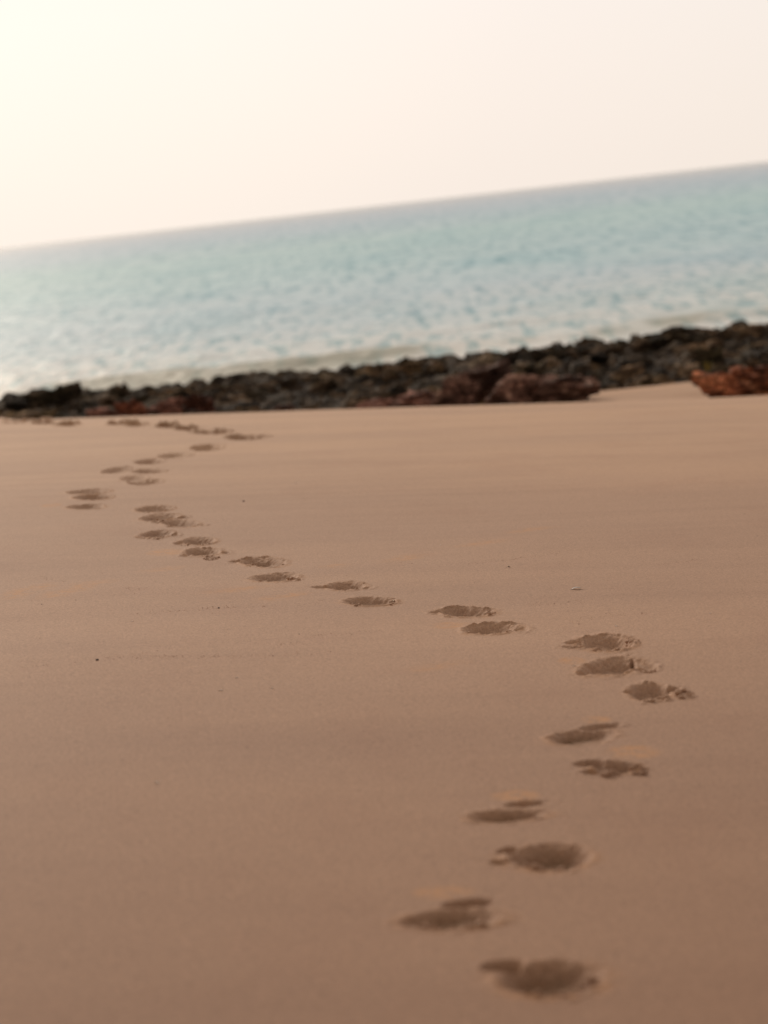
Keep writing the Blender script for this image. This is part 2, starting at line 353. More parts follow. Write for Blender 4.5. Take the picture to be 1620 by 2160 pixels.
ROCKGAIN = (1.10, 1.02, 0.94)
def rock_material(name, dark, mid, light, moss=None, mossamt=0.4):
    t = NT(name)
    P = t.coords()
    tc = t.n('ShaderNodeTexCoord').outputs['Object']
    a = t.noise(tc, 2.2, 8, 0.68, dist=0.5)
    col = t.ramp(a, [(0.30, dark), (0.50, mid), (0.68, light)])
    b = t.noise(P, 3.0, 4, 0.6)
    col = t.mix(t.mapr(b, 0.42, 0.66, 0, 0.7), col, t.mix(1.0, col, (0.45, 0.43, 0.42), 'MULTIPLY'))
    if moss:
        c = t.noise(P, 1.7, 4, 0.6)
        col = t.mix(t.mapr(c, 0.48, 0.62, 0, mossamt), col, moss)
    rnd = t.n('ShaderNodeObjectInfo').outputs['Random']
    col = t.mix(1.0, col, t.ramp(rnd, [(0.0, 0.35), (0.5, 0.95), (1.0, 2.0)]), 'MULTIPLY')
    st = t.noise(tc, 3.0, 4, 0.6, stretch=(0.8, 0.8, 4.5))
    col = t.mix(t.mapr(st, 0.50, 0.60, 0, 0.8), col, t.mix(1.0, col, (0.22, 0.20, 0.19), 'MULTIPLY'))
    col = t.mix(1.0, col, ROCKGAIN, 'MULTIPLY')
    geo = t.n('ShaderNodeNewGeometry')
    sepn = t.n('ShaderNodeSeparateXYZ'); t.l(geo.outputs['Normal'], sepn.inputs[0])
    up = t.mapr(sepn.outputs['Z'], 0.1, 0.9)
    col = t.mix(t.math('MULTIPLY', up, 0.55), col, t.mix(1.0, col, (2.3, 2.15, 1.9), 'MULTIPLY'))  # up-facing highlight painted into the rock colour
    cr = t.n('ShaderNodeTexVoronoi'); cr.feature = 'DISTANCE_TO_EDGE'; cr.inputs['Scale'].default_value = 3.5; t.l(tc, cr.inputs['Vector'])
    crack = t.mapr(cr.outputs[0], 0.0, 0.06)
    col = t.mix(crack, t.mix(1.0, col, (0.4, 0.4, 0.4), 'MULTIPLY'), col)
    n = t.bump(t.noise(tc, 7, 6, 0.7), 0.8, 0.06)
    n = t.bump(crack, 0.5, 0.03, n)
    n = t.bump(st, 0.9, 0.12, n)
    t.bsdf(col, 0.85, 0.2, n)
    return t.m

M_ROCK = {
    'dark': rock_material('dark_reef_rock', (0.013, 0.009, 0.006), (0.056, 0.041, 0.030), (0.200, 0.142, 0.090), (0.062, 0.052, 0.026)),
    'brown': rock_material('brown_reef_rock', (0.025, 0.017, 0.011), (0.118, 0.080, 0.050), (0.270, 0.190, 0.122), (0.080, 0.066, 0.033)),
    'grey': rock_material('grey_reef_rock', (0.033, 0.026, 0.021), (0.160, 0.115, 0.080), (0.350, 0.262, 0.190), (0.100, 0.080, 0.048)),
    'red': rock_material('brownish_red_rock', (0.060, 0.022, 0.016), (0.210, 0.085, 0.058), (0.330, 0.160, 0.115)),
    'pink': rock_material('pink_rock', (0.090, 0.042, 0.038), (0.300, 0.155, 0.132), (0.440, 0.270, 0.235)),
    'purple': rock_material('purple_red_rock', (0.045, 0.022, 0.018), (0.190, 0.110, 0.095), (0.380, 0.265, 0.230)),
    'orange': rock_material('rust_orange_rock', (0.080, 0.026, 0.015), (0.240, 0.088, 0.046), (0.400, 0.200, 0.120)),
    'pale': rock_material('pale_grey_stone', (0.16, 0.13, 0.12), (0.30, 0.26, 0.235), (0.42, 0.37, 0.34)),
}

def plain(name, col, var=0.25, rough=0.7, scale=60):
    t = NT(name)
    a = t.noise(t.coords(), scale, 3)
    c0 = tuple(c * (1 - var) for c in col); c1 = tuple(min(1, c * (1 + var)) for c in col)
    t.bsdf(t.ramp(a, [(0.35, c0), (0.65, c1)]), rough, 0.3)
    return t.m
M_SHELL = plain('white_shell', (0.72, 0.66, 0.60), 0.12, 0.4)
M_PEBBLE = plain('dark_pebble', (0.055, 0.036, 0.026))
M_DRIFT = plain('rusty_drift_specks', (0.25, 0.13, 0.078), 0.5, 0.9, 90)
M_TUFT = plain('olive_yellow_seaweed', (0.16, 0.13, 0.030), 0.4)

# ------------------------------------------------------------------ footprints in the sand height field
def lobe_uv(L, x, y):
    cx, cy, ax, ay, bx, by, dep = L
    det = ax * by - ay * bx
    dx, dy = x - cx, y - cy
    return (dx * by - dy * bx) / det, (ax * dy - ay * dx) / det

LIPS = (6, 8, 9, 10, 14, 15)
def print_shape(k, x, y):
    """height offset, membership (0..1), dampness plus painted shade of print k at x, y"""
    lab, lobes, crumbs, dries = PRINTS[k]
    r_in = random.Random(100 + k)
    z = np.zeros_like(x); mem = np.zeros_like(x); damp_shade = np.zeros_like(x)
    inn = np.zeros_like(x); hole = np.zeros_like(x); rim = np.zeros_like(x)
    wob = fnoise(x * 22, y * 22, 40 + k, 3)
    fine = fnoise(x * 75, y * 75, 90 + k, 3)
    for j, L in enumerate(lobes):
        u, v = lobe_uv(L, x, y)
        ra = math.hypot(L[2], L[3]); rb = math.hypot(L[4], L[5])
        e = 2.35 if j == 0 else 2.0
        # sole outline: a little narrower at the waist
        waist = 1.0 + (0.10 * np.cos(u * 3.0 + r_in.uniform(-1, 1)) if j == 0 else 0)
        r = (np.abs(u) ** e + np.abs(v / waist) ** e) ** (1 / e)
        r = r * (1 + (0.10 if k < 8 else 0.06) * wob + (0.05 if k < 8 else 0.03) * fine + (0.10 * np.clip(-v, 0, 1) * vnoise(x * 48, y * 14, 60 + k) if k < 8 else 0))
        wall = 0.50 if j == 0 else 0.55
        f = 1 - smooth(1 - wall, 1.02, r)
        d = 0.64 * L[6] * f * (1 - 0.16 * u * (1 if r_in.random() < .5 else -1) + 0.10 * vnoise(x * 30, y * 30, 7 + k))
        hole = np.maximum(hole, d)
        w = min(ra, rb)
        dist = (r - 1.0) * w                                  # metres outside the edge
        ring = np.exp(-((dist - 0.007) / 0.0075) ** 2) * (dist > -0.01)
        # pushed-up sand: strongest at one end and along the near side
        side = 0.45 + 0.35 * np.clip(-v, 0, 1) + 0.45 * np.clip(u * r_in.choice((-1, 1)), 0, 1)
        amp = (0.0055 if j == 0 else 0.003) * side * (0.55 + 0.65 * wob + 0.35 * fine)
        rim = np.maximum(rim, ring * np.clip(amp, 0, 1) * (0.6 if k < 6 else 1))
        mem = np.maximum(mem, 1 - smooth(0.012, 0.030, dist))
        inn = np.maximum(inn, (r < 0.94).astype(float))
        damp_shade = np.maximum(damp_shade, np.clip(d / (0.64 * L[6]), 0, 1.2) ** 2.2 * (0.80 + 0.25 * fine))  # grows with depth: damp sand plus occlusion painted into the colour
        if j == 0 and k in LIPS:
            jag = 0.6 + 1.2 * fnoise(x * 80, y * 18, 500 + k, 3)
            lip = (r > 0.985) * (1 - smooth(1.0, 1.42, r)) * smooth(0.25, 0.7, v) * np.clip(jag, 0.1, 1.3)
            rim = np.maximum(rim, 0.006 * lip)
    L = lobes[0]
    if L[1] > 13.0:      # trodden on the falling slope: the kicked-up back edge stands proud
        u, v = lobe_uv(L, x, y); g = min(1, (L[1] - 13.0) / 5)
        r = np.hypot(u, v) * (1 + 0.2 * wob)
        hump = np.exp(-((r - 0.75) / 0.30) ** 2) * smooth(-0.5, 0.3, v) * np.clip(0.75 + 0.9 * fnoise(x * 16, y * 9, 700 + k, 2), 0.1, 1.5)
        rim = np.maximum(rim, 0.034 * g * hump); hole = hole * (1 - 0.8 * g * hump.clip(0, 1))
        damp_shade = np.maximum(damp_shade, 1.1 * g * hump); inn = np.maximum(inn, (hump > 0.3) * g)
    for (cx, cy, rx, ry) in crumbs:
        q = np.sqrt(((x - cx) / max(rx, .012)) ** 2 + ((y - cy) / max(ry, .015)) ** 2)
        f = 1 - smooth(0.5, 1.15, q)
        lump = np.clip(0.25 + 0.9 * fnoise(x * 60, y * 60, 300 + k, 2) + 0.3 * fine, 0, 1)
        rim = np.maximum(rim, 0.008 * f * lump)
        hole = hole * (1 - 0.35 * f)
        mem = np.maximum(mem, 1 - smooth(0.9, 1.25, q))
    z = -hole + rim * (1 - smooth(0.3, 1.0, hole / 0.03))
    z = z + mem * 0.0014 * fine + inn * 0.0008 * fnoise(x * 160, y * 160, 900 + k, 2)
    return z, mem, damp_shade * (0.85 if k < 6 else 0.34), inn  # nearest prints carry the strongest painted shade

def full_height(x, y):
    """base height plus every print that can reach the points; only used on small patches"""
    return base_height(x, y)

# ------------------------------------------------------------------ the sand sheet
def axis(core0, core1, step, lo, hi):
    c = list(np.arange(core0, core1 + step / 2, step))
    a = []; d = step * 1.3; v = core0
    while v > lo: v -= d; a.append(v); d *= 1.18
    b = []; d = step * 1.3; v = core1
    while v < hi: v += d; b.append(v); d *= 1.18
    return np.array(a[::-1] + c + b)

STEP = 0.0625
XS = axis(-8.0, 8.0, STEP, -500, 500)
YS = axis(1.5, 31.5, STEP, -120, 60)
GX, GY = np.meshgrid(XS, YS)
NXs, NYs = len(XS), len(YS)

def bounds(k):
    lab, lobes, crumbs, dries = PRINTS[k]
    X0 = Y0 = 1e9; X1 = Y1 = -1e9
    for L in lobes:
        ex = math.hypot(L[2], L[4]) * 1.1 + .04; ey = math.hypot(L[3], L[5]) * 1.1 + .04
        X0 = min(X0, L[0] - ex); X1 = max(X1, L[0] + ex); Y0 = min(Y0, L[1] - ey); Y1 = max(Y1, L[1] + ey)
    for c in crumbs:
        X0 = min(X0, c[0] - c[2] - .03); X1 = max(X1, c[0] + c[2] + .03)
        Y0 = min(Y0, c[1] - c[3] - .03); Y1 = max(Y1, c[1] + c[3] + .03)
    return X0, X1, Y0, Y1
BND = [bounds(k) for k in range(len(PRINTS))]
DRYB = [c for p in PRINTS for c in p[3]]

flag = np.zeros((NYs - 1, NXs - 1), bool)
def flag_box(X0, X1, Y0, Y1):
    i0 = np.searchsorted(XS, X0) - 1; i1 = np.searchsorted(XS, X1)
    j0 = np.searchsorted(YS, Y0) - 1; j1 = np.searchsorted(YS, Y1)
    flag[j0:j1, i0:i1] = True
for b in BND: flag_box(*b)
for c in DRYB: flag_box(c[0] - c[2] * 1.3, c[0] + c[2] * 1.3, c[1] - c[3] * 1.3, c[1] + c[3] * 1.3)

def dry_at(x, y):
    d = np.zeros_like(x)
    for (cx, cy, rx, ry) in DRYB:
        q = ((x - cx) / rx) ** 2 + ((y - cy) / ry) ** 2
        d = np.maximum(d, 1 - smooth(0.25, 1.5, q))
    for p in PRINTS:
        if p[1][0][1] < 12:
            L = p[1][0]; s_ = (np.abs(x - L[0]) < .3) & (np.abs(y - L[1]) < .4)
            if s_.any():
                u, v = lobe_uv(L, x[s_], y[s_]); rr = np.hypot(u, v)
                d[s_] = np.maximum(d[s_], 0.5 * np.exp(-((rr - 1.10) / 0.22) ** 2) * (0.35 + 0.65 * smooth(-1.0, 0.6, -v)))
    for (x0, y0, x1, y1) in DRY_PATCHES:
        L = math.hypot(x1 - x0, y1 - y0); ux, uy = (x1 - x0) / L, (y1 - y0) / L
        s_ = (x - x0) * ux + (y - y0) * uy; t_ = (x - x0) * -uy + (y - y0) * ux
        d = np.maximum(d, (1 - smooth(0.3, 1.2, np.abs(t_) / 0.045)) * smooth(-.05, .06, s_) * (1 - smooth(L - .06, L + .05, s_)))
    return d

def surf(x, y):
    """height, owner index, damp plus painted shade over arbitrary points"""
    z = base_height(x, y); own = np.full(x.shape, -1); best = np.full(x.shape, 0.02); damp_shade = np.zeros_like(x); inn = np.zeros_like(x)
    for k, (X0, X1, Y0, Y1) in enumerate(BND):
        s = (x > X0 - .03) & (x < X1 + .03) & (y > Y0 - .03) & (y < Y1 + .03)
        if not s.any(): continue
        dz, mem, dm, ii_ = print_shape(k, x[s], y[s])
        z[s] += dz * np.minimum(1, mem * 4)
        m = best[s]; o = own[s]; w = mem > m; m[w] = mem[w]; o[w] = k; best[s] = m; own[s] = o
        damp_shade[s] = np.maximum(damp_shade[s], dm); inn[s] = np.maximum(inn[s], ii_)
    return z, own, damp_shade, inn

V = []; NRM = []; Fs = []; OWN = []; DMP = []; DRY = []
# coarse cells
BZ = base_height(GX, GY)
h = 0.02
bn = lambda x, y: np.stack([-(base_height(x + h, y) - base_height(x - h, y)) / (2 * h), -(base_height(x, y + h) - base_height(x, y - h)) / (2 * h), np.ones_like(x)], -1)
coarseV = np.stack([GX, GY, BZ], -1).reshape(-1, 3)
cn = bn(GX, GY).reshape(-1, 3)
idx = np.arange(NXs * NYs).reshape(NYs, NXs)
jj, ii = np.nonzero(~flag)
quads = np.stack([idx[jj, ii], idx[jj, ii + 1], idx[jj + 1, ii + 1], idx[jj + 1, ii]], -1)
allV = [coarseV]; allN = [cn]; allF = [quads]; allO = [np.full(len(quads), -1)]
allD = [np.zeros(len(coarseV))]; allR = [dry_at(GX, GY).ravel()]
base = len(coarseV)
# fine cells, all 16 x 16 with shared vertices through a global fine lattice
S = 16
jj, ii = np.nonzero(flag)
fi = (ii[:, None, None] * S + np.arange(S + 1)[None, None, :]) + np.zeros((1, S + 1, 1), int)
fj = (jj[:, None, None] * S + np.arange(S + 1)[None, :, None]) + np.zeros((1, 1, S + 1), int)
key = fj.astype(np.int64) * 1000000 + fi
uk, inv = np.unique(key.ravel(), return_inverse=True)
inv = inv.reshape(key.shape)
uj = uk // 1000000; ui = uk % 1000000
fx = XS[ui // S] + (np.where(ui // S + 1 < NXs, XS[np.minimum(ui // S + 1, NXs - 1)], XS[-1]) - XS[ui // S]) * (ui % S) / S
fy = YS[uj // S] + (YS[np.minimum(uj // S + 1, NYs - 1)] - YS[uj // S]) * (uj % S) / S
fz, own, damp_shade, inn = surf(fx, fy)
e = 0.0018
zx = (surf(fx + e, fy)[0] - surf(fx - e, fy)[0]) / (2 * e)
zy = (surf(fx, fy + e)[0] - surf(fx, fy - e)[0]) / (2 * e)
fn = np.stack([-zx, -zy, np.ones_like(zx)], -1)
# borders against coarse cells lie exactly on the coarse edge
def cell(a, b): return flag[np.clip(b, 0, NYs - 2), np.clip(a, 0, NXs - 2)]
ci, cj = ui // S, uj // S
onx = (ui % S == 0); ony = (uj % S == 0)
lerp = lambda za, zb, f: za + (zb - za) * f
bx_ = onx & (cell(ci, cj) != cell(ci - 1, cj))
fz = np.where(bx_, lerp(BZ[cj, ci], BZ[np.minimum(cj + 1, NYs - 1), ci], (uj % S) / S), fz)
by_ = ony & (cell(ci, cj) != cell(ci, cj - 1))
fz = np.where(by_, lerp(BZ[cj, ci], BZ[cj, np.minimum(ci + 1, NXs - 1)], (ui % S) / S), fz)
allV.append(np.stack([fx, fy, fz], -1)); allN.append(fn); allD.append(damp_shade); allR.append(dry_at(fx, fy))
q = np.stack([inv[:, :-1, :-1], inv[:, :-1, 1:], inv[:, 1:, 1:], inv[:, 1:, :-1]], -1).reshape(-1, 4)
qo = own[q].max(axis=1)
INN = np.concatenate([np.zeros(base), inn]); allF.append(q + base); allO.append(qo)
AV = np.concatenate(allV); AN = np.concatenate(allN); AF = np.concatenate(allF); AO = np.concatenate(allO)
AN /= np.linalg.norm(AN, axis=1)[:, None]
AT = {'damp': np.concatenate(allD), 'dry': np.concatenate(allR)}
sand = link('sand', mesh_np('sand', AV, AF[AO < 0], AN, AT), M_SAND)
tag(sand, 'smooth damp tan beach sand sloping down to the rocks', 'sand', kind='structure')

# ---- footprints: each one a pressed patch of the sand, with its loose clods as a part
def clod_mesh(name, boxes, n, size, seed, zfun):
    r = random.Random(seed); vs = []; fs = []
    for i in range(n):
        cx, cy, rx, ry = r.choice(boxes)
        a = r.uniform(0, 2 * PI); q = math.sqrt(r.random())
        x = cx + math.cos(a) * rx * q; y = cy + math.sin(a) * ry * q
        s = size * (0.4 + 1.1 * r.random() ** 2)
        z = zfun(x, y) + s * 0.25
        b = len(vs)
        R = Matrix.Rotation(r.uniform(0, 6.28), 3, 'Z') @ Matrix.Rotation(r.uniform(0, 6.28), 3, 'X')
        for c in CL_V:
            d = R @ (c * r.uniform(0.75, 1.2))
            vs.append((x + d.x * s, y + d.y * s, z + d.z * s * 0.75))
        fs += [tuple(b + k for k in f) for f in CL_F]
    m = bpy.data.meshes.new(name); m.from_pydata(vs, [], fs)
    m.polygons.foreach_set('use_smooth', [True] * len(fs)); m.update()
    return m
PI = math.pi
import bmesh
_bm = bmesh.new(); bmesh.ops.create_icosphere(_bm, subdivisions=2, radius=1)
CL_V = [v.co.copy() for v in _bm.verts]; CL_F = [tuple(v.index for v in f.verts) for f in _bm.faces]; _bm.free()

for k, (lab, lobes, crumbs, dries) in enumerate(PRINTS):
    sel = AF[AO == k]
    if not len(sel): continue
    c = np.array([lobes[0][0], lobes[0][1], float(base_height(np.array(lobes[0][0]), np.array(lobes[0][1])))])
    fp = bpy.data.objects.new('footprint', None); COL.objects.link(fp)
    fp.location = tuple(c); fp.empty_display_size = 0.05
    tag(fp, lab, 'footprint', 'footprints winding across the sand')
    ctr = AV[sel].mean(axis=1); wet = INN[sel].mean(axis=1) > 0.5
    near = np.argmin(np.stack([np.hypot(*lobe_uv(L, ctr[:, 0], ctr[:, 1])) for L in lobes]), axis=0)
    for j in range(len(lobes)):
        part = sel[wet & (near == j)]
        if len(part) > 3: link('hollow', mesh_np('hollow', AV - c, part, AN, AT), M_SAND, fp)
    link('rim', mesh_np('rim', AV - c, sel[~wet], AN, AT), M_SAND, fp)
    if crumbs:
        zf = lambda x, y: float(surf(np.array([x]), np.array([y]))[0][0])
        sz = 0.0042 if k > 7 else 0.0060
        boxes = [(a - c[0], b - c[1], max(rx, .01), max(ry, .012)) for a, b, rx, ry in crumbs]
        cm = clod_mesh('sand_clods', boxes, 18 * len(boxes), sz, k, lambda x, y: zf(x + c[0], y + c[1]) - c[2])
        cl = link('sand_clods', cm, M_SAND, fp)
        cl['kind'] = 'stuff'

def ground(x, y): return float(surf(np.array([float(x)]), np.array([float(y)]))[0][0])

# ---- drift lines: rusty specks left by the last swash (nobody could count them)
vs = []; fs = []; r = random.Random(5)
pts = []
for ln in DRIFT_LINES:
    for (x0, y0), (x1, y1) in zip(ln, ln[1:]):
        L = math.hypot(x1 - x0, y1 - y0)
        n = int(L * 330)
        for i in range(n):
            t_ = r.random()
            x = x0 + (x1 - x0) * t_; y = y0 + (y1 - y0) * t_
            if vnoise(x * 6, y * 2, 61) < -0.15 + r.uniform(-.35, .35): continue
            pts.append((x + r.gauss(0, .006), y + 0.05 * float(vnoise(x * 3, 0 * y, 9)) + r.gauss(0, .020), r.uniform(.0004, .0010) * r.choice((1, 1, 1, 1.6))))
for i in range(500):
    y = r.uniform(4.5, 13); x = r.uniform(-.17, .17) * y
    pts.append((x, y, r.uniform(.0006, .0014)))
for (x, y, s) in pts:
    z = float(base_height(np.array(x), np.array(y)))
    b = len(vs); a = r.uniform(0, PI)
    for q, w in ((0, 1.8), (PI / 2, .9), (PI, 1.8), (3 * PI / 2, .9)):
        vs.append((x + math.cos(q + a) * s * w, y + math.sin(q + a) * s * w, z - .0004))
    vs.append((x, y, z + s * 1.3))
    fs += [(b, b + 1, b + 4), (b + 1, b + 2, b + 4), (b + 2, b + 3, b + 4), (b + 3, b, b + 4)]
m = bpy.data.meshes.new('drift_specks'); m.from_pydata(vs, [], fs)
tag(link('drift_specks', m, M_DRIFT), 'rusty specks of debris in broken lines left on the sand by the last waves', 'beach debris', kind='stuff')

# ---- shell chips and pebbles
def shell_mesh(s, seed):
    r = random.Random(seed); bm = bmesh.new()
    rows = []
    for j in range(5):
        v = j / 4
        rows.append([bm.verts.new(((u / 6 - .5) * s * (0.35 + 0.65 * math.sin(PI * (0.15 + 0.8 * v))) * (1 + r.uniform(-.05, .05)),
                                   (v - .5) * s * .55, s * .16 * math.sin(PI * u / 6) * (0.4 + 0.6 * v))) for u in range(7)])
    for j in range(4):
        for u in range(6): bm.faces.new((rows[j][u], rows[j][u + 1], rows[j + 1][u + 1], rows[j + 1][u]))
    bmesh.ops.solidify(bm, geom=bm.faces[:], thickness=s * .05)
    m = bpy.data.meshes.new('shell_chip'); bm.to_mesh(m); bm.free()
    for p in m.polygons: p.use_smooth = True
    return m
for i, (x, y, s, lab) in enumerate(SHELLS):
    o = link('shell_chip', shell_mesh(s, i), M_SHELL, None, (x, y, ground(x, y) + s * .06))
    o.rotation_euler = (rng.uniform(-.25, -.05), rng.uniform(-.1, .1), rng.uniform(-.4, .4))
    tag(o, lab, 'shell', 'white shell chips scattered on the sand')
for i, (x, y, s, lab) in enumerate(PEBBLES):
    m = clod_mesh('pebble', [(0, 0, 0, 0)], 1, s * .33, 60 + i, lambda a, b: 0)
    o = link('pebble', m, M_PEBBLE, None, (x, y, ground(x, y) + s * .02))
    tag(o, lab, 'pebble', 'dark pebbles scattered on the sand')

# ------------------------------------------------------------------ the reef
def rock_mesh(seed, flat=1.0, crag=1.0, sub=4):
    """a broken boulder: a sphere cut by random planes, then weathered with noise"""
    r = random.Random(seed)
    planes = []
    for i in range(15):
        n = Vector((r.gauss(0, 1), r.gauss(0, 1), r.gauss(0, 1))).normalized()
        planes.append((n, r.uniform(0.55, 0.95)))
    planes.append((Vector((r.uniform(-.2, .2), r.uniform(-.2, .2), 1)).normalized(), r.uniform(.55, .75)))
    bm = bmesh.new(); bmesh.ops.create_icosphere(bm, subdivisions=sub, radius=1)
    off = Vector((seed * 3.7, seed * 1.3, 0))
    for v in bm.verts:
        d = v.co.normalized(); rad = 1.25
        for n, q in planes:
            c = n.dot(d)
            if c > 0.05: rad = min(rad, q / c)
        p = d * rad
        f = mnoise.fractal(p * 1.3 + off, 0.9, 2.1, 4)
        g = mnoise.ridged_multi_fractal(p * 2.6 + off, 1.0, 2.2, 4, 1.0, 2.0) - 1.0
        p = p * (1 + crag * (0.17 * f - 0.16 * g)) + Vector((mnoise.noise(p * 7 + off), mnoise.noise(p * 7 + off * 2), mnoise.noise(p * 7 - off))) * 0.07 * crag
        v.co = Vector((p.x, p.y, p.z * flat))
    zs = [v.co.z for v in bm.verts]; xs = [v.co.x for v in bm.verts]; ys = [v.co.y for v in bm.verts]
    cz = max(zs); cx = (max(xs) + min(xs)) / 2; cy = (max(ys) + min(ys)) / 2
    sx = max(xs) - min(xs); sy = max(ys) - min(ys); sz = max(zs) - min(zs)
    for v in bm.verts:   # unit box: x, y in -0.5..0.5, top at z=0, bottom at z=-1
        v.co = Vector(((v.co.x - cx) / sx, (v.co.y - cy) / sy, (v.co.z - cz) / sz))
    m = bpy.data.meshes.new('rock'); bm.to_mesh(m); bm.free()
    return m

def reef_floor(x, y):
    x = np.asarray(x, float); y = np.asarray(y, float)
    n = np.abs(fnoise(x * 1.5, y * 1.1, 78, 4, .6))
    z = -2.80 - 0.016 * x - 0.012 * np.clip(-x - 2, 0, 9) * 0 + 0.10 * fnoise(x * 0.6, y * 0.6, 77, 3) - 0.34 * smooth(.25, .0, n) * smooth(-.6, .2, vnoise(x * .9, y * .9, 80)) + 0.09 * fnoise(x * 5, y * 5, 79, 3) + 0.16 * np.clip(fnoise(x * 2.7, y * 2.2, 83, 3), 0, 1)
    edge = smooth(30.6, 33.5, y - 0.15 * x) * (1 - smooth(43.0, 45.5, y - 0.3 * vnoise(x * .5, 0 * y, 4)))
    low = np.minimum(base_height(x, y) - 0.25, -3.3)
    return low + (z - low) * edge
bed_x = np.linspace(-13, 13, 620); bed_y = np.linspace(30, 46.5, 330)
bx2, by2 = np.meshgrid(bed_x, bed_y)
bz2 = reef_floor(bx2, by2)
bi = np.arange(bx2.size).reshape(bx2.shape)
bq = np.stack([bi[:-1, :-1], bi[:-1, 1:], bi[1:, 1:], bi[1:, :-1]], -1).reshape(-1, 4)
bed = link('rocky_shore', mesh_np('rocky_shore', np.stack([bx2, by2, bz2], -1).reshape(-1, 3), bq), M_ROCK['dark'])
tag(bed, 'dark bare bedrock under the loose rocks of the reef', 'bedrock', kind='structure')

VAR = {}
def variant(mat, i):
    if (mat, i) not in VAR:
        m = rock_mesh(200 + i, 1.0, 1.75 if i < 20 else 1.9)
        m.materials.append(M_ROCK[mat]); VAR[(mat, i)] = m
    return VAR[(mat, i)]

GROUPS = {'red': 'red and pink rocks at the foot of the reef', 'pink': 'red and pink rocks at the foot of the reef',
          'purple': 'purple red rocks of the big outcrop', 'orange': 'orange rocks at the right end'}
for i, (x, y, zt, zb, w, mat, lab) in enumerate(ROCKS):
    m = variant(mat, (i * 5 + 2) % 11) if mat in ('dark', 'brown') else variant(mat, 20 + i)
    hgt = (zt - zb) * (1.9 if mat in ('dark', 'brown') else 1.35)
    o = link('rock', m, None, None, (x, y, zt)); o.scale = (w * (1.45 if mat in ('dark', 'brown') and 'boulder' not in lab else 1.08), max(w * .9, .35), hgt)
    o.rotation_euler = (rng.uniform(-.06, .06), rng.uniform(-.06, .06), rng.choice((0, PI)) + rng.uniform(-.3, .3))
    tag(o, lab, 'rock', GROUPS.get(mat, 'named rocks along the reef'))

r = random.Random(21)
cells = []
y = 31.2
while y < 43.4:
    hw = 0.165 * y + 0.9
    x = -hw + r.uniform(0, .4)
    step = 0.66 if y < 38.8 else 0.48
    while x < hw:
        cells.append((x + r.uniform(-.16, .16), y + r.uniform(-.2, .2)))
        x += step * r.uniform(.75, 1.25)
    y += 0.62 if y < 39 else 0.5
n_fill = 0
for (x, y) in cells:
    s = r.choice((0.22, 0.28, 0.34, 0.40, 0.50, 0.72)) * r.uniform(.8, 1.15)
    zf = float(reef_floor(np.array(x), np.array(y)))
    zs = float(base_height(np.array(x), np.array(y)))
    top = zf + s * r.uniform(.12, .36) - (0.05 if y > 41 else 0)
    if top < zs + .05: continue
    # stay below the skyline of the reef, keep rocks nobody can see out
    slope = 0.0662 + 0.0015 * float(vnoise(x * 1.1, y * 0.3, 31))
    if y > 38.8: top = max(top, -slope * y - r.uniform(0, .09))
    top = min(top, -slope * y)
    mat = r.choice(('dark', 'dark', 'brown', 'brown', 'grey'))
    if abs(x) < 0.168 * y and n_fill > 290: continue
    n_fill += 1
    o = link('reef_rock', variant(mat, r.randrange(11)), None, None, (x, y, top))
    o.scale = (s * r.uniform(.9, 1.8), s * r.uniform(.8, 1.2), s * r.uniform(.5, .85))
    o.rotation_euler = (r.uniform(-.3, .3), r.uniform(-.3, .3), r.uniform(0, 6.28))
    tag(o, 'dark brown craggy rock among the jumbled rubble of the reef', 'rock', 'loose dark rocks heaped on the reef')

r = random.Random(77)
for i in range(34):
    x = r.uniform(-5.2, 1.9); y = r.uniform(27.2, 30.6)
    s = r.choice((.06, .08, .10, .14, .20)) * r.uniform(.8, 1.2)
    z = float(base_height(np.array(x), np.array(y)))
    mat = r.choice(('dark', 'brown', 'grey', 'purple', 'red'))
    o = link('beach_stone', variant(mat, r.randrange(8)), None, None, (x, y, z + s * r.uniform(.25, .5)))
    o.scale = (s * r.uniform(1, 1.8), s, s * .8); o.rotation_euler = (0, 0, r.uniform(0, 6.28))
    tag(o, 'small stone half buried in the sand at the foot of the reef', 'stone', 'small stones half buried at the foot of the reef')

# seaweed tuft
bm = bmesh.new(); r = random.Random(3)
for i in range(46):
    a = r.uniform(0, 6.28); R0 = r.uniform(0, .03); lean = r.uniform(.01, .07); H_ = r.uniform(.06, .15)
    p0 = Vector((math.cos(a) * R0, math.sin(a) * R0, -.02)); p1 = p0 + Vector((math.cos(a) * lean * .4, math.sin(a) * lean * .4, H_ * .6)); p2 = p0 + Vector((math.cos(a) * lean, math.sin(a) * lean, H_))
    sd = Vector((-math.sin(a), math.cos(a), 0)) * .006
    v = [bm.verts.new(q_) for q_ in (p0 - sd, p0 + sd, p1 + sd, p1 - sd, p2)]
    bm.faces.new(v[:4]); bm.faces.new((v[3], v[2], v[4]))
m = bpy.data.meshes.new('seaweed_tuft'); bm.to_mesh(m); bm.free()
o = link('seaweed_tuft', m, M_TUFT, None, TUFT); o.scale = (1.3, 1.3, 1.0)
tag(o, 'olive yellow tuft of weed growing on the reef above the orange rocks', 'seaweed')

